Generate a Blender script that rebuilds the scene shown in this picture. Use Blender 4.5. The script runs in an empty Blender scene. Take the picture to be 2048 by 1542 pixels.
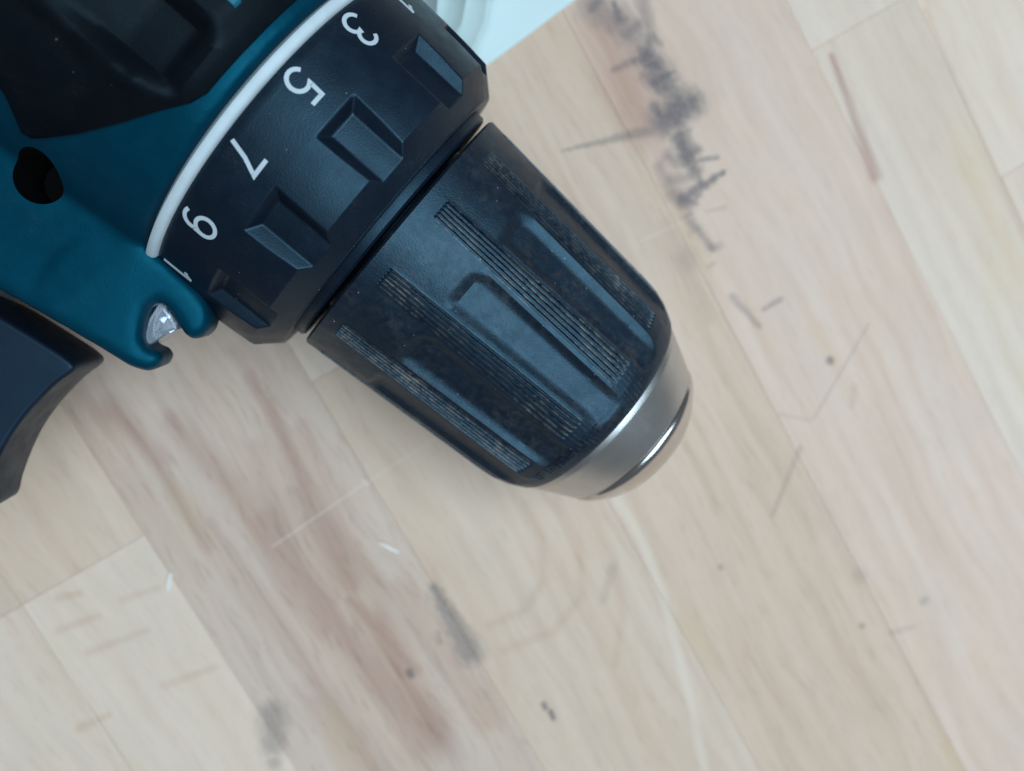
import bpy, bmesh, math, random
import numpy as np
from mathutils import Matrix, Vector

random.seed(7)
S = 0.001                      # everything below is written in millimetres
sc = bpy.context.scene
COL = sc.collection
R = math.radians

# ------------------------------------------------------------------ frames
# The bench top is the world XY plane.  The drill lies on it nose down by PITCH; its own
# frame has x along the spindle towards the tip, z up off the bench.
PITCH = R(5.5)
P0 = np.array([-5.0, 0.0, -27.1])                       # point of the bench under the collar, drill frame
BX = np.array([math.cos(PITCH), 0, math.sin(PITCH)])
BY = np.array([0, 1.0, 0])
BN = np.array([-math.sin(PITCH), 0, math.cos(PITCH)])
ROT = np.array([BX, BY, BN])                            # drill frame -> world
def world(p): return ROT @ (np.asarray(p, float) - P0) * S
def wvec(v): return ROT @ np.asarray(v, float)
M4 = np.eye(4); M4[:3, :3] = ROT; M4[:3, 3] = -(ROT @ P0) * S
DRILL_M = Matrix(M4.tolist())

# ------------------------------------------------------------------ camera
cd = bpy.data.cameras.new("camera"); cam = bpy.data.objects.new("camera", cd); COL.objects.link(cam)
cr, cdn, cf = (wvec(v) for v in ([0.7471, 0.6455, 0.1588], [0.6314, -0.7638, 0.1342], [0.2079, 0, -0.97815]))
cp = world([3.6762, -6.5752, 120.7814])
cm = np.eye(4); cm[:3, 0] = cr; cm[:3, 1] = -cdn; cm[:3, 2] = -cf; cm[:3, 3] = cp
cam.matrix_world = Matrix(cm.tolist())
cd.sensor_width = 36.0; cd.lens = 1540 / 2048 * 36.0
cd.clip_start = 0.005; cd.clip_end = 20.0
cd.dof.use_dof = True; cd.dof.focus_distance = 0.0975; cd.dof.aperture_fstop = 15.0
sc.camera = cam

# ------------------------------------------------------------------ light
w = bpy.data.worlds.new("World"); sc.world = w; w.use_nodes = True
bg = w.node_tree.nodes["Background"]
bg.inputs[0].default_value = (0.70, 0.80, 0.90, 1); bg.inputs[1].default_value = 0.15

def area_light(name, loc, target, sx, sy, power, col):
    l = bpy.data.lights.new(name, 'AREA'); l.shape = 'RECTANGLE'; l.size = sx; l.size_y = sy
    l.energy = power; l.color = col
    o = bpy.data.objects.new(name, l); COL.objects.link(o)
    d = (Vector(target) - Vector(loc)).normalized()
    o.location = loc; o.rotation_euler = d.to_track_quat('-Z', 'Y').to_euler()
    return o
area_light("window_light", (0.36, 0.17, 1.0), (0.05, 0.0, 0), 0.95, 0.95, 15.5, (0.62, 0.84, 1.0))

sc.view_settings.view_transform = 'Standard'; sc.view_settings.look = 'None'
sc.view_settings.exposure = 0.0; sc.view_settings.gamma = 1.0
try: sc.cycles.use_denoising = True
except Exception: pass

# ------------------------------------------------------------------ helpers
def link(name, me, mat=None, parent=None):
    o = bpy.data.objects.new(name, me); COL.objects.link(o)
    if mat and not me.materials: me.materials.append(mat)
    if parent: o.parent = parent
    return o
def empty(name, label, cat, matrix=None, group=None):
    o = bpy.data.objects.new(name, None); COL.objects.link(o); o.empty_display_size = 0.01
    if matrix: o.matrix_world = matrix
    o['label'] = label; o['category'] = cat
    if group: o['group'] = group
    return o
def finish(me, sharp=30):
    for p in me.polygons: p.use_smooth = True
    if sharp is not None: me.set_sharp_from_angle(angle=R(sharp))
def from_bm(name, bm, mat, parent, sharp=30, scale=S):
    bmesh.ops.recalc_face_normals(bm, faces=bm.faces)
    me = bpy.data.meshes.new(name); bm.to_mesh(me); bm.free()
    if scale != 1: me.transform(Matrix.Scale(scale, 4))
    finish(me, sharp)
    return link(name, me, mat, parent)
def grid_mesh(name, X, mat, parent, wrap_u=True, sharp=30, caps=False):
    """X: array (rows, cols, 3) in mm; rows run along the axis, cols round it."""
    nr, nc, _ = X.shape
    v = (X.reshape(-1, 3) * S)
    i = np.arange(nr - 1)[:, None]; j = np.arange(nc if wrap_u else nc - 1)[None, :]
    j2 = (j + 1) % nc
    f = np.stack([i * nc + j, i * nc + j2, (i + 1) * nc + j2, (i + 1) * nc + j], -1).reshape(-1, 4)
    faces = f.tolist()
    if caps:
        faces.append(list(range(nc))); faces.append([(nr - 1) * nc + k for k in range(nc)][::-1])
    me = bpy.data.meshes.new(name); me.from_pydata(v.tolist(), [], faces); me.update()
    bm = bmesh.new(); bm.from_mesh(me); bmesh.ops.recalc_face_normals(bm, faces=bm.faces); bm.to_mesh(me); bm.free()
    finish(me, sharp)
    return link(name, me, mat, parent)
def cyl(x, th, r):
    """drill frame point at axial x, angle th (deg from straight up, + towards +y), radius r"""
    t = np.radians(th)
    x, t, r = np.broadcast_arrays(np.asarray(x, float), t, np.asarray(r, float))
    return np.stack([x, r * np.sin(t), r * np.cos(t)], -1)
def revolve(name, prof, mat, parent, n=192, sharp=30, closed=False):
    th = np.arange(n) * 360.0 / n
    pr = list(prof) + ([prof[0]] if closed else [])
    X = np.stack([cyl(x, th, max(r, 1e-4)) for x, r in pr])
    return grid_mesh(name, X, mat, parent, sharp=sharp)
def prism_bm(outline, z0, z1, bevel=0.0, seg=3, both=True):
    bm = bmesh.new()
    vs = [bm.verts.new((x, y, z0)) for x, y in outline]
    f = bm.faces.new(vs); bm.normal_update()
    r = bmesh.ops.extrude_face_region(bm, geom=[f])
    nv = [e for e in r['geom'] if isinstance(e, bmesh.types.BMVert)]
    bmesh.ops.translate(bm, verts=nv, vec=(0, 0, z1 - z0))
    bmesh.ops.recalc_face_normals(bm, faces=bm.faces)
    if bevel:
        es = [e for e in bm.edges if abs(e.verts[0].co.z - e.verts[1].co.z) < 1e-6 and (both or e.verts[0].co.z > (z0 + z1) / 2)]
        bmesh.ops.bevel(bm, geom=es, offset=bevel, segments=seg, profile=0.5, affect='EDGES', clamp_overlap=True)
    return bm
def smooth_outline(pts, n=4, closed=True):
    """Catmull-Rom through the points"""
    P = [np.array(p, float) for p in pts]; m = len(P); out = []
    for i in range(m if closed else m - 1):
        if closed: a, b, c, d = P[i - 1], P[i], P[(i + 1) % m], P[(i + 2) % m]
        else: a, b, c, d = P[max(i - 1, 0)], P[i], P[i + 1], P[min(i + 2, m - 1)]
        for k in range(n):
            t = k / n
            out.append(0.5 * ((2 * b) + (c - a) * t + (2 * a - 5 * b + 4 * c - d) * t * t + (3 * b - a - 3 * c + d) * t ** 3))
    if not closed: out.append(P[-1])
    return [tuple(p) for p in out]

# ------------------------------------------------------------------ materials
class NT:
    def __init__(s, name):
        s.m = bpy.data.materials.new(name); s.m.use_nodes = True
        s.t = s.m.node_tree; s.n = s.t.nodes; s.b = s.n["Principled BSDF"]
    def node(s, typ, **kw):
        x = s.n.new(typ)
        for k, v in kw.items(): setattr(x, k, v)
        return x
    def put(s, sock, val):
        if hasattr(val, 'is_linked') or isinstance(val, bpy.types.NodeSocket): s.t.links.new(val, sock)
        elif isinstance(val, (tuple, list)) and len(val) == 3 and sock.type == 'RGBA': sock.default_value = (*val, 1)
        else: sock.default_value = val
    def math(s, op, a, b=0.0, c=None, clamp=False):
        x = s.node('ShaderNodeMath', operation=op); x.use_clamp = clamp
        s.put(x.inputs[0], a); s.put(x.inputs[1], b)
        if c is not None: s.put(x.inputs[2], c)
        return x.outputs[0]
    def vmath(s, op, a, b=(0, 0, 0), scale=None):
        x = s.node('ShaderNodeVectorMath', operation=op)
        s.put(x.inputs[0], a)
        if op != 'LENGTH' and op != 'SCALE': s.put(x.inputs[1], b)
        if scale is not None: s.put(x.inputs['Scale'], scale)
        return x.outputs['Value'] if op in ('LENGTH', 'DOT_PRODUCT', 'DISTANCE') else x.outputs['Vector']
    def mix(s, fac, a, b, mode='MIX'):
        x = s.node('ShaderNodeMix', data_type='RGBA', blend_type=mode)
        s.put(x.inputs[0], fac); s.put(x.inputs[6], a); s.put(x.inputs[7], b)
        return x.outputs[2]
    def remap(s, v, a, b, c=0.0, d=1.0, smooth=True):
        x = s.node('ShaderNodeMapRange', interpolation_type='SMOOTHSTEP' if smooth else 'LINEAR')
        s.put(x.inputs['Value'], v)
        for k, q in (('From Min', a), ('From Max', b), ('To Min', c), ('To Max', d)): s.put(x.inputs[k], q)
        return x.outputs['Result']
    def noise(s, vec, scale, detail=3.0, rough=0.55, dist=0.0):
        x = s.node('ShaderNodeTexNoise'); s.put(x.inputs['Vector'], vec)
        x.inputs['Scale'].default_value = scale; x.inputs['Detail'].default_value = detail
        x.inputs['Roughness'].default_value = rough; x.inputs['Distortion'].default_value = dist
        return x.outputs['Fac']
    def coord_mm(s):
        c = s.node('ShaderNodeTexCoord')
        return s.vmath('SCALE', c.outputs['Object'], scale=1000.0)
    def bump(s, h, dist_mm, strength=1.0):
        x = s.node('ShaderNodeBump'); x.inputs['Distance'].default_value = dist_mm * S
        x.inputs['Strength'].default_value = strength; s.put(x.inputs['Height'], h)
        s.t.links.new(x.outputs[0], s.b.inputs['Normal'])
    def set(s, **kw):
        names = dict(color='Base Color', rough='Roughness', metal='Metallic', spec='Specular IOR Level', trans='Transmission Weight', ior='IOR', coat='Coat Weight', tint='Specular Tint')
        for k, v in kw.items(): s.put(s.b.inputs[names[k]], v)
        return s.m

def plastic(name, col, rough=0.45, grain=0.0, grain_scale=3.0, dust=0.0, spec=0.5, speck=0.0, tint=(1, 1, 1)):
    q = NT(name); p = q.coord_mm()
    c = col
    n1 = q.noise(p, 0.35, 4, 0.6)
    c = q.mix(q.remap(n1, 0.3, 0.75, 0.0, 0.25), c, tuple(x * 1.4 + 0.001 for x in col))
    if dust:
        d = q.math('MULTIPLY', q.remap(q.noise(p, 0.22, 5, 0.65), 0.5, 0.78), q.remap(q.noise(p, 3.5, 3, 0.6), 0.4, 0.7))
        c = q.mix(q.math('MULTIPLY', d, dust), c, (0.16, 0.145, 0.125))
    if speck:
        v = q.node('ShaderNodeTexVoronoi'); q.put(v.inputs['Vector'], p); v.inputs['Scale'].default_value = 1.05
        near = q.remap(v.outputs['Distance'], 0.035, 0.10, 1.0, 0.0)
        sep = q.node('ShaderNodeSeparateColor'); q.t.links.new(v.outputs['Color'], sep.inputs[0])
        pick = q.remap(sep.outputs[0], 1 - speck, 1 - speck + 0.02)
        c = q.mix(q.math('MULTIPLY', q.math('MULTIPLY', near, pick), 0.55), c, (0.45, 0.5, 0.52))
    q.set(color=c, rough=rough, spec=spec, tint=tint)
    r = q.remap(n1, 0.3, 0.8, rough - 0.06, rough + 0.08); q.put(q.b.inputs['Roughness'], r)
    if grain:
        q.bump(q.noise(p, grain_scale, 2, 0.5), grain)
    return q.m

BLACK = (0.004, 0.0065, 0.014)
BLUISH = (0.42, 0.78, 1.0)                     # specular tint: blue of the cool light put into the plastic's highlights
M_COLLAR = plastic("black_nylon", BLACK, 0.42, 0.022, 4.5, dust=0.10, speck=0.10, tint=BLUISH)
M_CHUCK = plastic("black_glass_filled_nylon", (0.005, 0.008, 0.016), 0.42, 0.03, 5.0, dust=0.25, speck=0.16, tint=BLUISH)
M_RUBBER = plastic("black_rubber", (0.003, 0.004, 0.006), 0.5, 0.02, 4.0, dust=0.05, speck=0.03, spec=0.13, tint=(0.6, 0.85, 1.0))
M_TRIGGER = plastic("dark_grey_trigger_plastic", (0.006, 0.010, 0.020), 0.44, 0.01, 5.0, spec=0.35, tint=BLUISH)
M_TEAL = plastic("teal_plastic", (0.0005, 0.027, 0.048), 0.42, 0.014, 4.5, spec=0.42, tint=(0.05, 0.66, 0.95), dust=0.05)
M_RING = plastic("white_ring_plastic", (0.56, 0.61, 0.63), 0.55, 0.01, 3.0, spec=0.2)
M_PRINT = plastic("white_print", (0.50, 0.55, 0.58), 0.6, 0.0, spec=0.25)
M_DARK = plastic("well_shade_black", (0.002, 0.002, 0.002), 0.8, spec=0.1)  # black that stands in for the shade down the screw well

def ribs_material():
    """the sleeve plastic with grey workshop dust worn into the raised ribs"""
    q = NT("dusty_ribbed_nylon"); p = q.coord_mm()
    col = (0.005, 0.008, 0.016)
    n1 = q.noise(p, 0.35, 4, 0.6)
    c = q.mix(q.remap(n1, 0.3, 0.75, 0.0, 0.45), col, tuple(x * 1.5 for x in col))
    at = q.node('ShaderNodeAttribute', attribute_name='wear')
    patch = q.remap(q.noise(p, 0.12, 4, 0.6), 0.42, 0.66)
    fine = q.remap(q.noise(p, 0.9, 4, 0.7), 0.36, 0.66)
    dust = q.math('MULTIPLY', q.math('MULTIPLY', at.outputs['Fac'], fine), q.math('ADD', q.math('MULTIPLY', patch, 0.8), 0.22))
    c = q.mix(dust, c, (0.24, 0.20, 0.165))
    v = q.node('ShaderNodeTexVoronoi'); q.put(v.inputs['Vector'], p); v.inputs['Scale'].default_value = 1.0
    sep = q.node('ShaderNodeSeparateColor'); q.t.links.new(v.outputs['Color'], sep.inputs[0])
    sp = q.math('MULTIPLY', q.remap(v.outputs['Distance'], 0.04, 0.11, 1.0, 0.0), q.remap(sep.outputs[0], 0.86, 0.88))
    c = q.mix(q.math('MULTIPLY', sp, 0.6), c, (0.5, 0.54, 0.56))
    q.set(color=c, spec=0.62, tint=BLUISH)
    q.put(q.b.inputs['Roughness'], q.remap(n1, 0.3, 0.8, 0.37, 0.50))
    q.bump(q.noise(p, 4.5, 2, 0.6), 0.045)
    return q.m
M_SLEEVE = ribs_material()

def metal(name, col, rough, aniso=False):
    q = NT(name); p = q.coord_mm()
    n = q.noise(p, 0.5, 4, 0.6)
    # turned rings round the spindle
    sx = q.node('ShaderNodeSeparateXYZ'); q.put(sx.inputs[0], p)
    rings = q.node('ShaderNodeTexNoise', noise_dimensions='1D'); q.put(rings.inputs['W'], sx.outputs[0]); rings.inputs['Scale'].default_value = 9.0
    c = q.mix(q.remap(n, 0.35, 0.75, 0, 0.15), col, tuple(x * 0.8 for x in col))
    q.set(color=c, metal=1.0)
    q.put(q.b.inputs['Roughness'], q.remap(n, 0.3, 0.8, rough - 0.015, rough + 0.02))
    q.bump(rings.outputs['Fac'], 0.01)
    return q.m
M_NOSE = metal("satin_steel", (0.60, 0.585, 0.57), 0.36)
M_NOSE_RING = metal("polished_steel", (0.66, 0.63, 0.60), 0.19)

def lens_material():
    q = NT("clear_lens_plastic")
    return q.set(color=(0.70, 0.78, 0.9), rough=0.12, trans=0.75, ior=1.5, spec=0.7)
M_LENS = lens_material()
def flat(name, col, rough=0.5, metal=0.0):
    return NT(name).set(color=col, rough=rough, metal=metal)

def paper_material():
    q = NT("glossy_white_paper"); p = q.coord_mm()
    c = q.mix(q.noise(p, 0.08, 3), (0.66, 0.74, 0.72), (0.70, 0.78, 0.76))
    return q.set(color=c, rough=0.5)
M_PAPER = paper_material()

# ------------------------------------------------------------------ the bench: glued beech staves
# marks on the wood (mm on the bench top): x0, y0, x1, y1, width0, width1, strength
INK = [
  (5.0,57.2,14.9,58.9,2.45,2.45,0.50), (11.4,64.3,17.5,59.7,1.13,1.13,0.50), (18.4,57.2,23.8,56.4,1.89,1.89,0.80), (15.7,51.1,18.1,56.6,0.47,0.85,0.50),
  (21.5,55.1,29.0,55.7,1.51,1.89,0.75), (29.1,50.8,30.7,56.3,2.45,2.08,0.90), (18.1,33.3,30.4,50.3,0.20,1.0,0.5), (33.3,50.0,39.3,47.5,1.51,1.13,0.80),
  (38.1,48.4,41.3,52.1,0.47,0.38,0.60), (41.3,41.7,44.1,50.9,1.13,0.38,0.80), (39.3,41.2,42.1,41.9,1.13,1.13,0.50), (44.4,39.8,51.9,38.7,0.75,0.57,0.50),
  (33.9,43.4,38.0,41.7,0.75,0.94,0.35), (61.3,34.2,69.2,33.5,0.66,0.47,0.4), (67.6,36.6,69.0,40.3,0.38,0.47,0.45), (84.6,37.8,84.7,37.8,0.66,0.66,0.80),
  (85.9,48.3,89.8,27.2,0.28,0.28,0.22), (91.6,21.0,96.3,7.2,0.47,0.38,0.26), (83.8,23.2,89.5,26.4,0.28,0.28,0.16), (49.3,33.7,49.9,33.6,1.70,1.70,0.22),
  (94.9,-7.4,95.2,-7.5,0.47,0.47,0.40), (118.5,9.4,118.9,9.5,1.13,1.13,0.22), (126.2,2.1,126.4,2.1,0.47,0.47,0.50), (132.1,4.9,135.1,8.9,0.57,0.38,0.18),
  (133.1,14.1,133.2,14.5,0.75,0.75,0.30), (53.2,-46.2,67.0,-51.6,0.8,2.1,0.62), (60.3,-61.9,61.0,-62.3,0.57,0.57,0.80), (85.3,-50.7,86.1,-51.1,0.47,0.47,0.80),
  (87.4,-51.1,88.7,-51.7,0.47,0.47,0.85), (59.6,-52.5,61.3,-53.7,0.38,0.38,0.40), (45.2,-84.6,49.1,-89.2,2.08,1.89,0.50), (51.4,-91.8,51.6,-91.9,1.13,1.13,0.40),
  (78.0,-21.0,80.9,-27.3,0.75,0.66,0.18),
]
RED = [
  (56.5,-22.6,63.6,-25.7,0.85,0.85,0.30), (63.6,-25.7,69.0,-31.6,0.85,0.85,0.30), (69.0,-31.6,70.0,-38.5,0.85,0.85,0.30), (70.0,-38.5,66.6,-45.1,0.85,0.85,0.30), (60.4,-18.2,70.0,-21.8,0.85,0.85,0.28), (70.0,-21.8,76.9,-29.1,0.85,0.85,0.28), (76.9,-29.1,77.3,-37.9,0.85,0.85,0.28), (77.3,-37.9,72.1,-47.1,0.85,0.85,0.28), (64.9,-14.4,76.3,-19.3,0.85,0.85,0.25), (76.3,-19.3,85.9,-27.2,0.85,0.85,0.25), (85.9,-27.2,91.4,-35.8,0.85,0.85,0.25),
  (18.0,49.4,22.1,46.9,4.25,4.25,0.30), (46.3,43.1,48.8,46.2,0.38,0.38,0.50), (92.1,37.1,94.2,34.0,0.75,0.57,0.35), (0.4,-91.1,2.7,-88.0,0.8,0.6,0.4),
  (4.3,-95.7,8.1,-89.3,0.8,0.6,0.36), (11.0,-96.0,16.7,-85.9,0.8,0.6,0.32), (9.6,-84.1,13.1,-78.4,0.8,0.6,0.32), (25.7,-92.6,31.0,-83.8,0.8,0.6,0.32),
  (18.8,-108.5,21.4,-103.1,0.8,0.6,0.4), (53.7,100.5,101.7,81.2,0.47,0.57,0.35), (14.3,-38.6,46.8,-54.5,1.8,2.6,0.45), (1.4,-37.2,58.0,-62.0,1.51,3.6,0.45), (26,-52,70,-66,2.2,3.4,.45), (48,-50,78,-60,2.0,3.0,.5), (10,-46,40,-59,1.2,1.8,.4),
]
PALE = [
  (68.2,-9.9,79.0,-13.2,1.42,1.42,0.38), (79.0,-13.2,89.5,-19.1,1.42,1.42,0.38), (89.5,-19.1,99.3,-25.6,1.42,1.42,0.38), (99.3,-25.6,110.0,-33.1,1.42,1.42,0.38), (110.0,-33.1,120.7,-41.3,1.42,1.42,0.38),
  (24.5,-59.0,29.9,-39.4,0.21,0.21,0.50), (29.9,-39.4,34.8,-23.8,0.21,0.14,0.40), (40.4,30.3,47.6,46.0,0.19,0.19,0.35), (-3.4,-95.4,28.8,-109.0,0.28,0.28,0.60),
  (29.7,-38.6,30.7,-38.7,0.57,0.47,0.60), 
]
STREAK = [
  (-3.9,-52.2,19.5,-56.6,2.83,3.77,0.45), (19.5,-56.6,42.5,-64.2,3.77,3.21,0.60), (39.9,-62.5,72.3,-70.1,3.21,4.15,0.55), (-13.8,-57.5,-1.2,-59.1,3.21,2.08,0.50),
  (-4.2,-58.9,15.4,-66.1,1.51,1.89,0.35), (6.6,-37.8,24.8,-48.5,1.70,2.08,0.45), (21.5,-47.5,39.8,-55.0,2.26,2.64,0.45), (42.3,-58.0,60.9,-61.0,1.13,1.51,0.50),
  (49.3,-57.5,58.7,-62.8,2.83,3.21,0.40), (13.0,-63.1,49.2,-75.3,1.70,2.45,0.30), (50.4,-76.8,68.5,-80.7,3.77,4.72,0.35), (-4.2,-34.6,9.7,-38.8,1.51,1.89,0.30),
  (45.6,81.5,67.4,70.5,0.66,1.42,0.75), (10.0,55.7,27.5,48.0,5.66,5.19,0.55), (27.5,48.0,43.1,40.6,2.45,1.89,0.35), (42.0,35.9,60.8,28.0,1.51,1.13,0.25),
]
SMEAR = [
  (5.3,56.9,5.4,58.5,0.67,0.60,0.61), (7.7,60.1,10.5,58.8,0.31,0.84,0.68), (11.0,58.5,11.5,60.0,0.47,0.21,0.46), (13.3,57.8,13.7,60.4,0.78,0.49,0.38),
  (17.0,61.0,18.8,60.5,0.34,0.69,0.43), (16.6,60.2,17.3,59.6,0.44,0.79,0.46), (18.4,56.3,18.9,57.5,0.53,0.83,0.59), (17.3,54.8,19.1,58.1,0.42,0.56,0.45),
  (20.0,56.1,20.9,57.5,0.49,0.83,0.61), (23.1,54.5,24.3,58.3,0.77,0.25,0.70), (24.6,53.9,25.1,55.0,0.72,0.35,0.52), (24.5,55.4,26.1,57.9,0.94,0.31,0.32),
  (28.2,53.8,28.8,55.3,1.00,0.77,0.52), (25.9,51.2,27.5,50.5,0.81,0.36,0.62), (30.0,52.7,32.5,51.4,0.93,0.59,0.38), (32.9,50.3,34.0,52.6,0.33,0.31,0.42),
  (33.8,51.8,36.3,49.8,0.72,0.28,0.27), (34.5,49.2,35.5,49.1,0.76,0.51,0.58), (36.3,47.5,37.6,50.8,0.81,0.71,0.66), (33.9,46.0,36.3,46.1,0.88,0.76,0.51),
  (37.7,43.4,40.7,46.8,0.95,0.67,0.42), (41.1,46.7,42.3,46.4,0.85,0.21,0.52), (43.4,42.8,43.4,44.7,0.29,0.39,0.56), (42.0,41.4,43.9,43.0,0.96,0.40,0.55),
  (43.3,41.6,44.9,40.7,0.52,0.28,0.28), (46.4,39.7,47.5,39.6,0.41,0.49,0.22), (46.8,37.8,47.4,40.4,0.62,0.24,0.16), (51.6,38.2,52.2,39.3,0.88,0.20,0.19),
  (51.8,38.2,52.7,39.9,0.62,0.60,0.33), (53.8,35.6,54.3,37.1,0.42,0.20,0.28),
]
GRAIN = R(-20)
def near_marks(rows, box):
    """the marks that touch a stave, box = (s0, s1, w0, w1) along and across the grain"""
    if box is None: return []
    c, s = math.cos(GRAIN), math.sin(GRAIN); out = []
    for r in rows:
        pts = [(r[0] + (r[2] - r[0]) * t, r[1] + (r[3] - r[1]) * t) for t in (0, .25, .5, .75, 1)]
        m = max(r[4], r[5]) * 1.6 + 0.5
        if any(box[0] - m < x * c + y * s < box[1] + m and box[2] - m < -x * s + y * c < box[3] + m for x, y in pts): out.append(r)
    return out
def wood_material(box=None):
    q = NT("worn_beech"); p = q.coord_mm()
    # along / across the grain
    rot = q.node('ShaderNodeVectorRotate', rotation_type='Z_AXIS'); q.put(rot.inputs['Vector'], p); rot.inputs['Angle'].default_value = -GRAIN
    info = q.node('ShaderNodeObjectInfo')
    off = q.vmath('SCALE', (1.0, 0.37, 0.0), scale=q.math('MULTIPLY', info.outputs['Random'], 900.0))
    g = q.vmath('ADD', rot.outputs[0], off)
    # gentle wander of the grain
    wob = q.noise(q.vmath('MULTIPLY', g, (0.018, 0.03, 0)), 1.0, 2)
    g = q.vmath('ADD', g, q.vmath('SCALE', (0.0, 1.0, 0.0), scale=q.math('MULTIPLY', q.math('SUBTRACT', wob, 0.5), 9.0)))
    def st(a, b, **k): return q.noise(q.vmath('MULTIPLY', g, (a, b, 1.0)), 1.0, **k)
    tone = info.outputs['Color']; streak = info.outputs['Alpha']
    broad = st(0.012, 0.07, detail=3, rough=0.5)
    band = st(0.022, 0.36, detail=4, rough=0.6)
    fleck = st(0.16, 1.0, detail=2, rough=0.5)
    pore = st(0.35, 2.6, detail=2, rough=0.6)
    blot = q.noise(p, 0.05, 3, 0.55)
    c = q.mix(q.remap(broad, 0.3, 0.7, 0, 0.55), tone, q.mix(1.0, tone, (0.93, 0.865, 0.79), 'MULTIPLY'))
    c = q.mix(q.math('MULTIPLY', q.remap(band, 0.45, 0.72), q.math('ADD', q.math('MULTIPLY', streak, 0.6), 0.06)), c, q.mix(1.0, c, (0.66, 0.57, 0.55), 'MULTIPLY'))
    c = q.mix(q.math('MULTIPLY', q.remap(band, 0.52, 0.25), 0.30), c, q.mix(1.0, c, (1.09, 1.10, 1.10), 'MULTIPLY'))
    c = q.mix(q.math('MULTIPLY', q.remap(fleck, 0.54, 0.70), q.math('ADD', q.math('MULTIPLY', streak, 0.5), 0.14)), c, q.mix(1.0, c, (0.74, 0.67, 0.62), 'MULTIPLY'))
    c = q.mix(q.math('MULTIPLY', q.remap(pore, 0.58, 0.74), 0.22), c, q.mix(1.0, c, (0.70, 0.62, 0.56), 'MULTIPLY'))
    c = q.mix(q.math('MULTIPLY', q.remap(blot, 0.48, 0.70), 0.35), c, q.mix(1.0, c, (0.90, 0.915, 0.93), 'MULTIPLY'))
    # cathedral figure: growth rings cut at a slant, and a slow drift of pink and straw
    sg = q.node('ShaderNodeSeparateXYZ'); q.put(sg.inputs[0], g)
    sc_ = q.math('PINGPONG', sg.outputs[0], 70.0)
    rad = q.vmath('LENGTH', q.vmath('ADD', q.vmath('MULTIPLY', g, (0.0, 1.0, 0.0)), q.vmath('SCALE', (0.16, 0.0, 0.0), scale=sc_)))
    rad = q.math('MULTIPLY_ADD', q.noise(q.vmath('MULTIPLY', g, (0.03, 0.09, 0)), 1.0, 3), 7.0, rad)
    rings = q.math('MULTIPLY_ADD', q.math('SINE', q.math('MULTIPLY', rad, 1.35)), 0.5, 0.5)
    c = q.mix(q.math('MULTIPLY', q.math('POWER', rings, 2.5), 0.22), c, q.mix(1.0, c, (0.90, 0.83, 0.77), 'MULTIPLY'))
    drift = q.noise(q.vmath('MULTIPLY', g, (0.02, 0.055, 0.4)), 1.0, 2)
    c = q.mix(q.remap(drift, 0.40, 0.25, 0, 0.8), c, q.mix(1.0, c, (1.01, 0.96, 0.90), 'MULTIPLY'))
    c = q.mix(q.remap(drift, 0.58, 0.75, 0, 0.8), c, q.mix(1.0, c, (0.97, 0.955, 0.84), 'MULTIPLY'))
    # ragged edges for the marks
    jag = q.noise(q.vmath('MULTIPLY', rot.outputs[0], (0.45, 0.9, 0)), 1.0, 4, 0.65)
    jag2 = q.noise(p, 2.3, 3, 0.6)
    jit = q.math('ADD', q.math('MULTIPLY', q.math('SUBTRACT', jag, 0.5), 1.9), q.math('MULTIPLY', q.math('SUBTRACT', jag2, 0.5), 0.8))
    jgrain = q.math('MULTIPLY', q.math('SUBTRACT', q.noise(q.vmath('MULTIPLY', rot.outputs[0], (0.05, 0.8, 0)), 1.0, 4, 0.65), 0.5), 2.2)
    def marks(rows, ragged, wide=1.0, lo=0.15, hi=1.1, jt=None):
        jt = jit if jt is None else jt
        tot = None; p2 = q.vmath('MULTIPLY', p, (1, 1, 0))
        for x0, y0, x1, y1, w0, w1, o in rows:
            d = (x1 - x0, y1 - y0, 0.0); L2 = max(d[0] ** 2 + d[1] ** 2, 1e-4)
            # each mark is fed from the one before it, which keeps the shader's working set small
            org = (-x0, -y0, 0.0) if tot is None else q.vmath('ADD', q.math('MULTIPLY', tot, 1e-9), (-x0, -y0, 0.0))
            pa = q.vmath('ADD', p2, org)
            t = q.math('MULTIPLY', q.vmath('DOT_PRODUCT', pa, d), 1.0 / L2, clamp=True)
            dist = q.vmath('LENGTH', q.vmath('SUBTRACT', pa, q.vmath('SCALE', d, scale=t)))
            wm = max(w0, w1)
            e = q.math('MULTIPLY_ADD', jt, ragged * wm, dist)
            w0, w1 = w0 * wide, w1 * wide
            wv = w0 if abs(w0 - w1) < 0.05 else q.math('ADD', q.math('MULTIPLY', t, w1 - w0), w0)
            k = q.math('MULTIPLY', q.remap(q.math('DIVIDE', e, wv), lo, hi, o, 0.0), 1.0)
            tot = k if tot is None else q.math('MAXIMUM', tot, k)
        return tot
    worn = q.remap(jag2, 0.30, 0.55, 0.55, 1.0)
    red, ink, smear, pale, streaks = (near_marks(L, box) for L in (RED, INK, SMEAR, PALE, STREAK))
    if streaks: c = q.mix(marks(streaks, 0.55, 1.25, 0.0, 1.3, jgrain), c, q.mix(1.0, c, (0.63, 0.48, 0.46), 'MULTIPLY'))
    if red: c = q.mix(q.math('MULTIPLY', marks(red, 0.5, 1.6, 0.0, 1.2), 0.8), c, q.mix(1.0, c, (0.72, 0.56, 0.47), 'MULTIPLY'))
    if ink: c = q.mix(q.math('MULTIPLY', marks(ink, 0.85, 1.75, 0.1, 1.25), worn), c, (0.135, 0.110, 0.112))
    if smear: c = q.mix(q.math('MULTIPLY', marks(smear, 0.9, 1.9, 0.0, 1.25), worn), c, (0.135, 0.110, 0.112))
    if pale: c = q.mix(marks(pale, 0.3), c, (0.85, 0.68, 0.54))
    q.set(color=c, spec=0.35)
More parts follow.
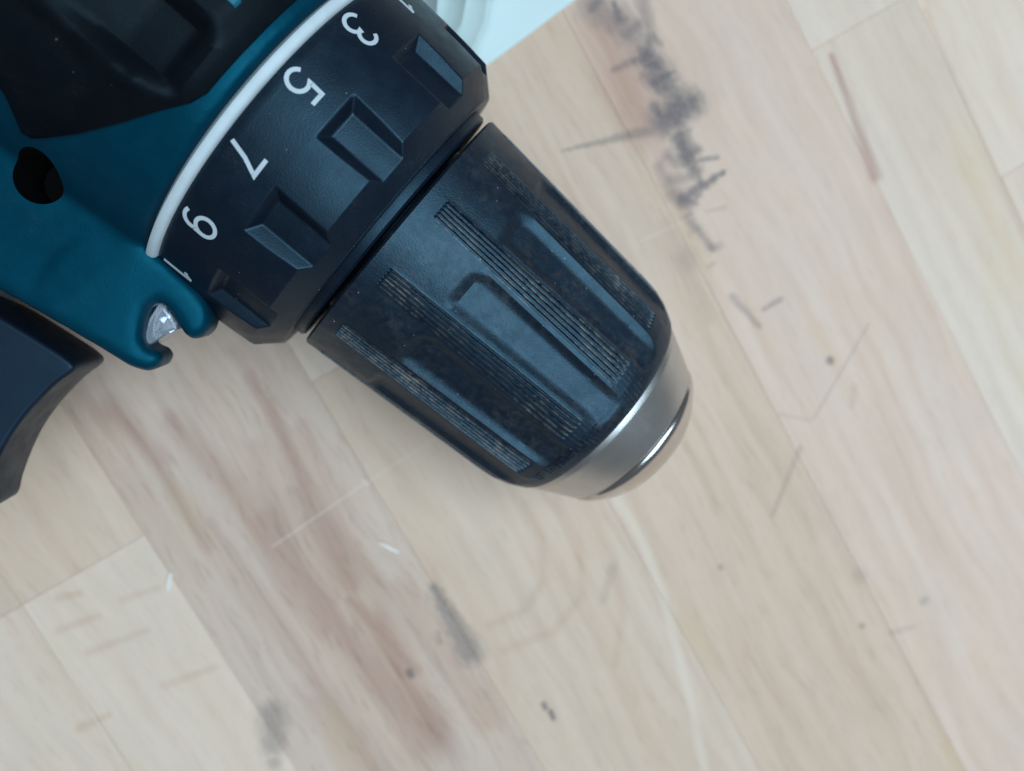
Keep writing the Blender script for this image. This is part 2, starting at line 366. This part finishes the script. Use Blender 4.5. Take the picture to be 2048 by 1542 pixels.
    q.put(q.b.inputs['Roughness'], q.remap(band, 0.3, 0.7, 0.50, 0.62))
    q.bump(q.math('ADD', q.math('MULTIPLY', band, 0.5), q.math('MULTIPLY', pore, 0.5)), 0.05)
    return q.m
M_WOOD = wood_material()

bench = empty("workbench", "worn beech workbench top of glued staves, stained with dark ink, under the drill", "workbench")
GL = 0.02                                     # half of the glue joint, mm
def stave(s0, s1, wa, wb, tone, streak, dz=0.0, wa1=None):
    """one stave: s along the grain, w across it (mm); wa1 lets its left edge taper"""
    wa1 = wa if wa1 is None else wa1
    q = [(s0 + GL, wa + GL), (s1 - GL, wa1 + GL), (s1 - GL, wb - GL), (s0 + GL, wb - GL)]
    c, s = math.cos(GRAIN), math.sin(GRAIN)
    bm = prism_bm([(a * c - b * s, a * s + b * c) for a, b in q], -18, 0.0 + dz, bevel=0.03, seg=1, both=False)
    box = (s0, s1, min(wa, wa1), wb)
    m = wood_material(box) if any(near_marks(L, box) for L in (RED, INK, SMEAR, PALE, STREAK)) else M_WOOD
    o = from_bm("stave", bm, m, bench, sharp=40)
    o.color = (tone[0] * 1.0, tone[1] * 0.99, tone[2] * 0.97, streak)
    return o
CREAM, PALE_T, PINK, ROSE, LIGHT = (0.755, 0.55, 0.425), (0.82, 0.625, 0.505), (0.755, 0.53, 0.43), (0.715, 0.525, 0.425), (0.82, 0.62, 0.50)
ROWS = [
    (-170, -138, [(-150, 12, PINK, .1), (12, 230, CREAM, .1), (230, 320, PINK, .1)]),
    (-138, -119, [(-150, -60, CREAM, .1), (-60, 128, PALE_T, .15), (128, 320, PINK, .1)]),
    (-119, -91.7, [(-150, -70, PINK, .1), (-70, 29.3, CREAM, .2), (29.3, 210, PALE_T, .15), (210, 320, CREAM, .1)]),
    (-91.7, -66, [(-150, 29.3, CREAM, .15), (29.3, 175, PALE_T, .03), (175, 320, ROSE, .3)]),
    (-66, -25, [(-150, -88, CREAM, .2), (-88, 145, ROSE, .55), (145, 320, PALE_T, .1)]),
    (-25, 12.5, [(-150, 20, PALE_T, .1), (20, 190, CREAM, .12), (190, 320, PINK, .1)]),
    (12.5, 50, [(-150, -30, PINK, .1), (-30, 215, (0.725, 0.51, 0.385), .22), (215, 320, PALE_T, .1)]),
    (50, 89, [(-150, -40, CREAM, .1), (-40, 185, (0.775, 0.55, 0.44), .05), (185, 320, CREAM, .1)]),
    (112, 141, [(-150, 52, LIGHT, .02), (52, 250, (0.815, 0.605, 0.485), .05), (250, 320, PINK, .1)]),
    (141, 172, [(-150, -10, PALE_T, .05), (-10, 155, LIGHT, .05), (155, 320, PINK, .05)]),
]
for wa, wb, ps in ROWS:
    for s0, s1, tone, k in ps:
        j = 1 + random.uniform(-.03, .03)
        stave(s0, s1, wa, wb, tuple(x * j for x in tone), k, random.uniform(-.03, .03))
# the row whose two staves meet at a step, the second with a tapering edge
stave(-150, 12.2, 89, 112, LIGHT, .02, 0.02)
stave(12.2, 200, 89, 112, (0.80, 0.605, 0.485), .03, -0.02)
stave(200, 320, 89, 112, CREAM, .1)
sub = bmesh.new(); bmesh.ops.create_cube(sub, size=1)
for v in sub.verts: v.co = Vector((v.co.x * 480 + 60, v.co.y * 420, v.co.z * 12 - 22.5))
from_bm("underlay_board", sub, flat("raw_board", (0.25, 0.2, 0.15), 0.7), bench)

# little pale flakes lying on the wood
def flake(pts, wd, label):
    bm = bmesh.new(); n = len(pts); rows = []
    for i, (x, y, z) in enumerate(pts):
        a = np.array(pts[max(i - 1, 0)][:2]); b = np.array(pts[min(i + 1, n - 1)][:2]); d = b - a; d /= np.linalg.norm(d)
        h = wd * (0.35 + math.sin(math.pi * (i + .5) / n)) / 2
        rows.append([bm.verts.new((x - d[1] * h, y + d[0] * h, z)), bm.verts.new((x + d[1] * h, y - d[0] * h, z)),
                     bm.verts.new((x + d[1] * h, y - d[0] * h, z + .12)), bm.verts.new((x - d[1] * h, y + d[0] * h, z + .12))])
    for a, b in zip(rows, rows[1:]):
        for k in range(4): bm.faces.new((a[k], a[(k + 1) % 4], b[(k + 1) % 4], b[k]))
    bm.faces.new(rows[0]); bm.faces.new(rows[-1][::-1])
    o = from_bm("wood_shaving", bm, flat("pale_shaving", (0.86, 0.75, 0.66), 0.6), None)
    o['label'] = label; o['category'] = "wood shaving"; o['group'] = "wood shavings on the bench"
flake([(39.4, -46.0, .1), (40.3, -45.7, .25), (41.2, -45.5, .3), (42.4, -45.3, .2), (43.6, -45.0, .05)], 0.5, "curled white wood shaving lying on the bench below the chuck")
flake([(13.2, -74.6, .1), (13.9, -75.8, .35), (14.5, -76.9, .3), (14.9, -77.6, .1)], 0.75, "stubby white wood shaving on the bench below the trigger")

# ------------------------------------------------------------------ the drill
drill = empty("cordless_drill", "teal and black cordless drill lying on its side on the beech bench", "cordless drill", DRILL_M)
def lin(x, pts): return np.interp(x, [a for a, _ in pts], [b for _, b in pts])

# ---- chuck sleeve: ribbed bands and open-ended hollows, twelve of each
def chuck_sleeve():
    base = [(0.3, 21.25), (0.65, 21.6), (3, 21.45), (27, 20.3), (33, 20.05), (36, 19.8), (38, 19.3), (39.6, 18.6), (40.6, 18.1), (41.0, 17.75)]
    xs = np.unique(np.r_[0.3, 0.45, 0.65, 1.2, 2, 3.0, 3.15, 3.35, 3.6, np.arange(4.5, 10.6, 1.0), 10.8, 11.2, 11.8, 12.4, 13.0, 13.5, 14, np.arange(15, 33, 1.2), np.arange(33, 39.7, .2), 40, 40.3, 40.6, 40.8, 41.0])
    rib_c0 = 12.6                                              # centre of a ribbed band, degrees
    # columns of one 30 degree sector: (kind, u)
    gro = []
    for k in range(5):
        c = (k + 0.75) / 5.5
        gro += [(c - .075, 0), (c - .035, 1), (c + .035, 1), (c + .075, 0)]
    ru = [0.0] + [a for a, _ in gro] + [1.0]; rg = [0] + [b for _, b in gro] + [0]
    pv = [0.06, .13, .2, .27, .34, .42, .5, .58, .66, .73, .80, .87, .94]
    X = []; W = []
    for x in xs:
        wd = lin(x, [(3, 8.6), (36, 12.2)])
        b = lin(x, base)
        gd = 0.36 * lin(x, [(3.0, 0), (3.4, 1), (35.2, 1), (36.2, 0)])
        prd = 0.05 * lin(x, [(2.8, 0), (3.4, 1), (35.4, 1), (36.0, 0)])       # ribs stand a little proud
        ths, rs, ws = [], [], []
        for sct in range(12):
            c0 = rib_c0 + 30 * sct
            for u, g in zip(ru, rg):
                edge = u in (0.0, 1.0)
                ths.append(c0 + (u - .5) * wd); rs.append(b + (0 if edge else prd) - gd * g)
                ws.append(0 if (g or edge) else (1.0 if 3.4 < x < 36 else 0.15))
            a0 = c0 + wd / 2; aw = 30 - wd
            for v in pv:
                # the hollow: a flat floor between sloping walls, rear end on a slant
                xr = 10.9 + 1.5 * max(0, (v - .72)) / .2
                ramp = min(max((x - xr) / 1.5, 0), 1)
                wall = min(max((v - .06) / .16, 0), 1) * min(max((.94 - v) / .16, 0), 1)
                fl = lin(x, [(11, 20.2), (41, 18.75)]) + 0.10 * abs(v - .5) * 2
                r = b - (b - fl) * wall * ramp if fl < b else b
                ths.append(a0 + v * aw); rs.append(r); ws.append(0.12)
        X.append(cyl(x, np.array(ths), np.array(rs))); W += ws
    X = list(X)
    nc = len(X[0]); th = np.degrees(np.arctan2(X[0][:, 1], X[0][:, 2]))
    pre = [cyl(0.3, th, 15.0)]; post = [cyl(41.0, th, 17.2), cyl(40.6, th, 17.0)]
    Wf = [0] * nc + W + [0] * (2 * nc)
    o = grid_mesh("chuck_sleeve", np.stack(pre + X + post), M_SLEEVE, drill, sharp=24)
    a = o.data.attributes.new("wear", 'FLOAT', 'POINT'); a.data.foreach_set('value', Wf)
    return o, base
sleeve, SLEEVE_PROF = chuck_sleeve()

# moulded lettering worn to illegible strokes on the front rim
def rim_marks():
    bm = bmesh.new(); rnd = random.Random(3)
    def stroke(pts, hw=0.10, h=0.10):
        prev = None
        for i, (x, t) in enumerate(pts):
            a = np.array(pts[max(i - 1, 0)]); b = np.array(pts[min(i + 1, len(pts) - 1)]); d = (b - a) * (1, .327); d /= np.linalg.norm(d)
            nx, nt = -d[1] * hw, d[0] * hw / .327
            row = []
            for sx, hh in ((1, -.05), (.6, h), (-.6, h), (-1, -.05)):
                xx, tt = x + nx * sx, t + nt * sx
                row.append(bm.verts.new(cyl(xx, tt, lin(xx, SLEEVE_PROF) + hh)))
            if prev:
                for k in range(3): bm.faces.new((prev[k], prev[k + 1], row[k + 1], row[k]))
            prev = row
    t = -9.0
    G = [[[(0, 0), (0, 1)], [(0, 1), (.9, 1)]], [[(0, .5), (1, .5)]], [[(0, 0), (0, 1), (.5, 1.1)], [(.5, 0), (.5, .6)]], [[(0, 0), (1, 0), (1, .9), (0, .9)]],
         [[(0, 0), (1, .4), (0, .9)]], [[(0, 0), (1, 0)], [(1, 0), (1, .9)], [(.5, 0), (.5, .6)]], [[(1, 0), (0, .1), (0, .9), (1, 1)]], [[(0, 0), (1, .1)], [(0, .9), (1, .9)], [(.5, 0), (.5, .9)]]]
    for k in range(12):
        g = G[k % len(G)]
        for s in g: stroke([(38.0 + 1.35 * a + rnd.uniform(-.06, .06), t - 2.6 * b) for a, b in s])
        t -= 3.55
    o = from_bm("worn_lettering", bm, M_CHUCK, sleeve, sharp=60); o['kind'] = "stuff"
rim_marks()

# ---- steel nose
revolve("chuck_nose", [(40.4, 15.0), (40.4, 17.35), (41.9, 17.3), (42.15, 17.2), (42.5, 17.05), (45.5, 15.7), (48.2, 14.45), (48.45, 14.3), (48.5, 13.5), (48.2, 12.5)], M_NOSE, drill, sharp=50)
revolve("nose_ring", [(48.0, 13.2), (48.55, 13.55), (48.75, 13.95), (49.0, 14.1), (49.5, 14.05), (50.3, 13.55), (51.3, 12.6), (52.3, 11.6), (53.1, 10.6), (53.6, 9.9), (53.85, 9.2), (53.9, 8.4), (53.6, 7.2), (52.5, 6.8), (46, 6.6)], M_NOSE_RING, drill, sharp=60)
for k in range(3):
    a = R(120 * k + 30); bm = bmesh.new()
    vs = []
    for x, r0, h in ((47.0, 1.0, 2.2), (53.0, 0.9, 1.8)):
        vs.append([bm.verts.new((x, rr * math.sin(a) + tt * math.cos(a), rr * math.cos(a) - tt * math.sin(a))) for rr, tt in ((r0, 0.2), (r0 + 5.4, h), (r0 + 5.4, -h), (r0, -0.2))])
    for i in range(4): bm.faces.new((vs[0][i], vs[0][(i + 1) % 4], vs[1][(i + 1) % 4], vs[1][i]))
    bm.faces.new(vs[0][::-1]); bm.faces.new(vs[1])
    from_bm("chuck_jaw", bm, M_NOSE, drill)
revolve("spindle_flange", [(-2.2, 14), (-1.9, 21.1), (-0.75, 21.1), (-0.42, 20.75), (-0.40, 15.0), (0.4, 14.8)], M_COLLAR, drill, sharp=30)

# ---- torque collar with open-fronted hollows
COLLAR_PROF = [(-20.55, 26.7), (-20.4, 27.0), (-20.0, 27.15), (-17, 27.2), (-13, 27.2), (-9, 27.1), (-5.2, 26.85), (-1.95, 23.85), (-1.85, 23.7)]
def torque_collar():
    xs = np.unique(np.r_[-20.55, -20.4, -20.2, -20.0, -19, -18, -17, -16, -15, -14, -13.2, np.arange(-13.0, -11.2, .2), np.arange(-11, -5.3, .8), -5.35, np.arange(-5.2, -1.94, .13), -1.95, -1.85])
    u = np.r_[-15, -13, -11, -9.2, -8.2, np.arange(-7.8, -3.9, .3), np.arange(-3.6, 3.7, .8), np.arange(4.2, 7.9, .3), 8.2, 9.2, 11, 13]
    th = np.concatenate([8.6 + 30 * k + u for k in range(12)]); uu = np.tile(u, 12)
    X = []
    side = np.clip((np.abs(uu) - 4.2) / 3.3, 0, 1)
    for x in xs:
        b = lin(x, COLLAR_PROF)
        rear = np.clip((-11.7 - x) / 1.15, 0, 1)
        fl = 25.75 + 1.55 * np.maximum(side, rear)
        X.append(cyl(x, th, np.minimum(b, fl + (fl > 27.28) * 5)))
    pre = [cyl(-20.55, th, 20.0)]; post = [cyl(-1.85, th, 20.5), cyl(-2.6, th, 20.0)]
    return grid_mesh("torque_collar", np.stack(pre + X + post), M_COLLAR, drill, sharp=62)
collar = torque_collar()

# printed numerals: strokes drawn as (a, b), a across to the reader's right, b up, on a 0.62 x 1 box
def arc(cx, cy, rx, ry, a0, a1, n=18):
    return [(cx + rx * math.cos(R(a0 + (a1 - a0) * i / n)), cy + ry * math.sin(R(a0 + (a1 - a0) * i / n))) for i in range(n + 1)]
GLYPH = {
    '1': [[(.32, 0), (.32, .98)], [(.32, .94), (.22, .80), (.10, .74)]],
    '3': [arc(.28, .74, .24, .24, 160, -80) + arc(.28, .27, .28, .27, 80, -160)],
    '5': [[(.52, .97), (.14, .97)] + arc(.29, .31, .28, .30, 128, -155)],
    '7': [[(.04, .97), (.58, .97), (.36, .52), (.22, 0)]],
    '9': [arc(.30, .68, .27, .30, 0, 360, 30), [(.57, .68), (.56, .45)] + arc(.28, .30, .28, .29, 25, -120)],
}
def numeral(ch, th0, x0=-19.5, size=4.35, hw=0.26):
    bm = bmesh.new()
    for line in GLYPH[ch]:
        P = np.array(line, float)
        # resample
        d = np.r_[0, np.cumsum(np.linalg.norm(np.diff(P, axis=0), axis=1))]
        keep = sorted(set(np.linspace(0, d[-1], 28).tolist()) | set(d.tolist()))
        keep = [k for i, k in enumerate(keep) if i == 0 or k - keep[i - 1] > 0.006]
        Q = np.stack([np.interp(keep, d, P[:, 0]), np.interp(keep, d, P[:, 1])], -1)
        prev = None; first = None; closed = np.linalg.norm(P[0] - P[-1]) < 1e-6
        for i in range(len(Q)):
            a = Q[i - 1] if i else (Q[-2] if closed else Q[0]); b = Q[i + 1] if i + 1 < len(Q) else (Q[1] if closed else Q[-1])
            t1 = Q[i] - a; t2 = b - Q[i]
            t1 = t1 / (np.linalg.norm(t1) or 1); t2 = t2 / (np.linalg.norm(t2) or 1)
            if i == 0 and not closed: t1 = t2
            if i == len(Q) - 1 and not closed: t2 = t1
            d2 = t1 + t2; L = np.linalg.norm(d2)
            d2 = d2 / L if L > .3 else t1
            m = 1.0 / max(float(d2 @ t1), .55)
            nrm = np.array([-d2[1], d2[0]]) * hw / size * m
            row = []
            for sgn, hh in ((1, -.15), (1, .035), (-1, .035), (-1, -.15)):
                g = Q[i] + nrm * sgn
                x = x0 + g[1] * size; y = -(g[0] - .31) * size
                r = lin(x, COLLAR_PROF)
                row.append(bm.verts.new(cyl(x, th0 + math.degrees(y / 26.9), r + hh)))
            if prev:
                for k in range(3): bm.faces.new((prev[k], prev[k + 1], row[k + 1], row[k]))
            else:
                first = row
                if not closed: bm.faces.new(row)
            prev = row
        if not closed: bm.faces.new(prev[::-1])
    o = from_bm("numeral", bm, M_PRINT, collar, sharp=40)
    return o
for ch, t in (('1', 52.6), ('3', 30.8), ('5', 8.7), ('7', -13.1), ('9', -35.8)): numeral(ch, t)
numeral('1', -58.2); numeral('1', -64.6)

# ---- white ring between the collar and the housing
revolve("indicator_ring", [(-22.4, 26.4), (-21.9, 27.4), (-21.7, 27.85), (-21.4, 27.95), (-20.8, 27.8), (-20.52, 27.45), (-20.5, 26.4)], M_RING, drill, sharp=40)

# ---- gear housing: grown together from a barrel, a flank and the lamp hood
TMP = []
def tmp(bm):
    bmesh.ops.recalc_face_normals(bm, faces=bm.faces)
    me = bpy.data.meshes.new("tmp"); bm.to_mesh(me); bm.free(); TMP.append(me); return me
def barrel(prof, n=96):
    bm = bmesh.new(); rows = []
    for x, r in prof:
        rows.append([bm.verts.new(cyl(x, 360 * k / n, r)) for k in range(n)])
    for a, b in zip(rows, rows[1:]):
        for k in range(n): bm.faces.new((a[k], a[(k + 1) % n], b[(k + 1) % n], b[k]))
    bm.faces.new(rows[0]); bm.faces.new(rows[-1][::-1]); return bm
parts = [tmp(barrel([(-110, 30), (-60, 30), (-45, 28.8), (-30, 28.3), (-25, 28.0), (-23.2, 27.8), (-22.4, 27.3), (-22.1, 24)]))]
flank = [(-60, -16), (-23.5, -17), (-22.6, -23.0), (-20.0, -23.4), (-18.2, -24.5), (-18.0, -30), (-18.6, -37.4), (-26, -38.4), (-33, -39.4), (-60, -41.5)]
hood = [(-30, -23.2), (-22.6, -23.0), (-17.2, -23.5), (-13.6, -23.9), (-11.8, -24.7), (-10.6, -25.8), (-9.9, -27.3), (-10.1, -28.9), (-11.0, -29.7), (-12.0, -29.6),
        (-13.4, -29.1), (-15.2, -28.2), (-16.9, -28.1), (-17.3, -29.6), (-16.5, -31.8), (-15.5, -33.5), (-14.6, -34.0), (-13.2, -33.5), (-12.0, -33.8), (-11.7, -35.2), (-12.4, -36.6), (-14.4, -37.4), (-19.0, -37.7), (-26, -38.4), (-30, -38.9)]
for ol, z0 in ((flank, -13.6), (hood, 6.6)):
    bm = prism_bm(ol, z0, 14.4, bevel=1.3, seg=3, both=z0 < 0)
    for v in bm.verts:                                       # the flank leans out towards the barrel
        if v.co.z > 0: v.co.z *= (1 + 0.02 * max(0, min(1, (v.co.y + 36) / 14))) * (1 - 0.11 * max(0, min(1, (v.co.x + 24) / 14)))
    parts.append(tmp(bm))
b2 = bmesh.new(); bmesh.ops.create_cone(b2, cap_ends=True, segments=48, radius1=5.4, radius2=5.0, depth=14.6); b2.transform(Matrix.Translation((-36.4, -24.7, 7.3))); parts.append(tmp(b2))   # boss round the screw well
bm = prism_bm([(-66, -36), (-36, -38), (-40, -60), (-44, -110), (-74, -110), (-72, -60)], -14.5, 14.5, bevel=6, seg=4)
parts.append(tmp(bm))
bm = bmesh.new()
for me in parts: bm.from_mesh(me)
me = bpy.data.meshes.new("gear_housing"); bm.to_mesh(me); bm.free()
hs = bpy.data.objects.new("gear_housing", me); COL.objects.link(hs)
rm = hs.modifiers.new("r", 'REMESH'); rm.mode = 'VOXEL'; rm.voxel_size = 0.42
sm = hs.modifiers.new("s", 'SMOOTH'); sm.iterations = 10; sm.factor = 0.5
# the screw well
cut = bmesh.new(); bmesh.ops.create_cone(cut, cap_ends=True, segments=48, radius1=2.9, radius2=3.55, depth=26)
cut.transform(Matrix.Translation((-36.4, -24.7, 17)))
cme = bpy.data.meshes.new("cut"); bmesh.ops.recalc_face_normals(cut, faces=cut.faces); cut.to_mesh(cme); cut.free(); cme.materials.append(M_DARK); me.materials.append(M_TEAL)  # well walls coloured black, their shade painted over the teal
co = bpy.data.objects.new("cut", cme); COL.objects.link(co)
bo = hs.modifiers.new("b", 'BOOLEAN'); bo.operation = 'DIFFERENCE'; bo.object = co; bo.solver = 'EXACT'; bo.material_mode = 'TRANSFER'
dg = bpy.context.evaluated_depsgraph_get(); dg.update()
me2 = bpy.data.meshes.new_from_object(hs.evaluated_get(dg))
bpy.data.objects.remove(hs); bpy.data.objects.remove(co)
me2.name = "gear_housing"; me2.transform(Matrix.Scale(S, 4)); finish(me2, 40)
housing = link("gear_housing", me2, M_TEAL, drill)
bm = bmesh.new(); bmesh.ops.create_cone(bm, cap_ends=True, segments=32, radius1=2.9, radius2=2.9, depth=1.5); bm.transform(Matrix.Translation((-36.4, -24.7, 5.5)))
from_bm("screw_head", bm, M_DARK, housing)

# ---- rubber overmould on the barrel, facetted
def hous_r(x): return lin(x, [(-110, 30), (-60, 30), (-45, 28.8), (-30, 28.3), (-25, 28.0), (-23.2, 27.8), (-22.4, 27.3)])
KT = 28 * math.pi / 180
def overmold():
    poly = [(-24.1, 75), (-24.0, 24), (-24.0, 8.7), (-24.2, -7.5), (-24.9, -11.5), (-26.9, -17.2), (-29.5, -25.3), (-33, -35), (-36.3, -42.8), (-37.6, -45.6), (-38.9, -46.4), (-39.9, -43.5), (-41.5, -39.5), (-43.4, -37.6), (-52, -33), (-105, -33), (-105, 75)]
    P = np.array([(x, t * KT) for x, t in poly])
    bm = bmesh.new(); bm.faces.new([bm.verts.new((a, b, 0)) for a, b in P])
    def planes(lo, hi, st, axis):
        for c in np.arange(lo, hi, st):
            co = Vector((c, 0, 0)) if axis == 0 else Vector((0, c, 0)); no = Vector((1, 0, 0)) if axis == 0 else Vector((0, 1, 0))
            bmesh.ops.bisect_plane(bm, geom=bm.verts[:] + bm.edges[:] + bm.faces[:], plane_co=co, plane_no=no, dist=1e-5)
    planes(-44, -24.2, .6, 0); planes(-104, -44, 4, 0); planes(-22, 9, .6, 1); planes(9.5, 36, 2.5, 1)
    A = P; B = np.roll(P, -1, 0)
    for v in bm.verts:
        q = np.array(v.co[:2]); d = B - A
        t = np.clip(((q - A) * d).sum(1) / (d ** 2).sum(1), 0, 1)
        dist = float(np.min(np.linalg.norm(q - (A + d * t[:, None]), axis=1)))
        x, th = q[0], q[1] / KT
        h = 0.45 + 1.95 * min(dist / 3.4, 1) ** .8
        # ridge along the barrel and the scooped hollow beside it
        h += 0.55 * math.exp(-((th + 14 + (x + 42) * .12) / 2.2) ** 2) * min(1, dist / 4)
        win = lin(th, [(-13.5, 0), (-11, 1), (1.5, 1), (5.0, 0)])
        h -= win * lin(x, [(-40.5, 0), (-33.5, 1.9), (-28.5, 1.9), (-26.0, 0)])
        h -= 0.5 * lin(th, [(-40, 1), (-18, 0)]) * min(1, dist / 4)
        v.co = Vector(cyl(x, th, float(hous_r(x)) + h))
    skirt = bmesh.ops.extrude_edge_only(bm, edges=[e for e in bm.edges if e.is_boundary])
    for v in skirt['geom']:
        if isinstance(v, bmesh.types.BMVert):
            r = math.hypot(v.co.y, v.co.z); k = (r - 2.2) / r; v.co.y *= k; v.co.z *= k
    return from_bm("rubber_overmold", bm, M_RUBBER, drill, sharp=35)
overmold()
bm = bmesh.new()                                                 # short teal inlay in the rubber
rows = []
for x in np.linspace(-50, -26.3, 30):
    e = min(1, (-26.2 - x) / 1.0)
    rows.append([bm.verts.new(cyl(x, 10.8 + t * (1.25 if e > .5 else .9), float(hous_r(x)) + h * min(e * 2, 1) + .6)) for t, h in ((-1, 0), (-.8, 2.0), (.8, 2.0), (1, 0))])
for a, b in zip(rows, rows[1:]):
    for k in range(3): bm.faces.new((a[k], a[k + 1], b[k + 1], b[k]))
from_bm("accent_strip", bm, plastic("bright_teal_inlay", (0.004, 0.13, 0.19), 0.45), drill)

# ---- work lamp in the hood
bm = bmesh.new(); rnd = random.Random(5)
xs = [(-17.3, -28.0), (-15.9, -28.6), (-14.0, -29.2), (-13.2, -29.9), (-13.9, -31.4), (-14.3, -32.8), (-14.7, -34.2), (-16.2, -33.9), (-16.9, -31.2)]
bm = prism_bm(xs, 3.0, 11.2, bevel=.5, seg=2)
lens = from_bm("lamp_lens", bm, M_LENS, drill, sharp=20)
for dx, dy, sz in ((-15.9, -30.2, 1.0), (-15.3, -32.2, .8), (-15.0, -30.0, .6)):
    bm = bmesh.new(); bmesh.ops.create_cube(bm, size=sz)
    for v in bm.verts: v.co = Vector((v.co.x + dx, v.co.y + dy, v.co.z * 4 + 6)) + Vector([rnd.uniform(-.2, .2) for _ in range(3)])
    from_bm("lamp_reflector", bm, flat("silvered", (0.62, 0.66, 0.74), 0.15, 1.0), lens, sharp=10)
bm = bmesh.new(); bmesh.ops.create_cube(bm, size=1)
for v in bm.verts: v.co = Vector((v.co.x * .7 - 14.9, v.co.y * .8 - 32.6, v.co.z * 1.2 + 7.5))
from_bm("lamp_chip", bm, flat("amber_phosphor", (0.55, 0.5, 0.22), 0.4), lens)

# ---- trigger
tr = smooth_outline([(-46, -47), (-40, -45.2), (-36.4, -44.4), (-32.3, -43.4), (-25.3, -42.7), (-22.0, -42.5), (-20.5, -42.8), (-20.3, -43.9), (-20.8, -46), (-21.1, -49), (-21.2, -52), (-20.9, -56), (-20.0, -60), (-18.7, -64), (-17.7, -66.2), (-17.7, -67.4), (-18.8, -68.6), (-22, -69.6), (-30, -70.5), (-46, -71)], 3)
bm = prism_bm(tr, -2.5, 9.4, bevel=2.2, seg=5)
from_bm("trigger", bm, M_TRIGGER, drill, sharp=35)

# ------------------------------------------------------------------ booklet behind the drill
booklet = empty("booklet", "curled white paper booklet lying under the drill's collar", "booklet")
def sheet(edge, far, z_edge, z_far, name="page", th=0.10, n=14):
    """a thin bent sheet between its free edge and a far line; both polylines in mm on the bench"""
    def rs(P):
        P = np.array(P, float); d = np.r_[0, np.cumsum(np.linalg.norm(np.diff(P, axis=0), axis=1))]
        t = np.linspace(0, d[-1], n); return np.stack([np.interp(t, d, P[:, 0]), np.interp(t, d, P[:, 1])], -1)
    E, Fr = rs(smooth_outline(edge, 6, False)), rs(smooth_outline(far, 6, False))
    bm = bmesh.new(); top = []; bot = []
    m = 12
    for i in range(n):
        a = []; b = []
        for k in range(m + 1):
            t = k / m; q = E[i] * (1 - t) + Fr[i] * t
            z = z_far + (z_edge - z_far) * (1 - t) ** 9
            a.append(bm.verts.new((q[0], q[1], z + th))); b.append(bm.verts.new((q[0], q[1], z)))
        top.append(a); bot.append(b)
    for i in range(n - 1):
        for k in range(m):
            bm.faces.new((top[i][k], top[i][k + 1], top[i + 1][k + 1], top[i + 1][k]))
            bm.faces.new((bot[i][k], bot[i + 1][k], bot[i + 1][k + 1], bot[i][k + 1]))
        for k in (0, m): bm.faces.new((top[i][k], top[i + 1][k], bot[i + 1][k], bot[i][k]))
    for k in range(m):
        for i in (0, n - 1): bm.faces.new((top[i][k], bot[i][k], bot[i][k + 1], top[i][k + 1]))
    return from_bm(name, bm, M_PAPER, booklet, sharp=50)
far = [(-40, 20), (-46, 60), (-58, 110)]
sheet([(-8, 15), (-2.6, 35.2), (2.2, 56.5), (10.5, 94)], far, 0.06, 0.06, "cover", 0.35)
sheet([(-9.0, 15), (-3.7, 35.2), (1.1, 56.5), (9.3, 94)], far, 0.45, 0.45)
for e, z in (([(-5, 28), (-5.0, 35.8), (-6.2, 41.2), (-9.4, 48.0), (-16, 60), (-26, 78)], 1.5), ([(-5.6, 28), (-5.5, 36.1), (-6.7, 41.0), (-10.2, 47.0), (-17, 59), (-27, 77)], 3.4), ([(-6.3, 28), (-6.0, 36.2), (-7.6, 40.8), (-11.4, 46.0), (-19, 57), (-30, 74)], 5.2),
             ([(-8.6, 28), (-8.9, 35.5), (-11.0, 39.3), (-14.0, 43.0), (-22, 53), (-34, 70)], 8.0), ([(-11, 26), (-12.4, 33), (-15.2, 36.9), (-18.0, 40.5), (-26, 50), (-38, 66)], 10.5)):
    sheet(e, far, z + 0.3, 0.7 + z * .35)
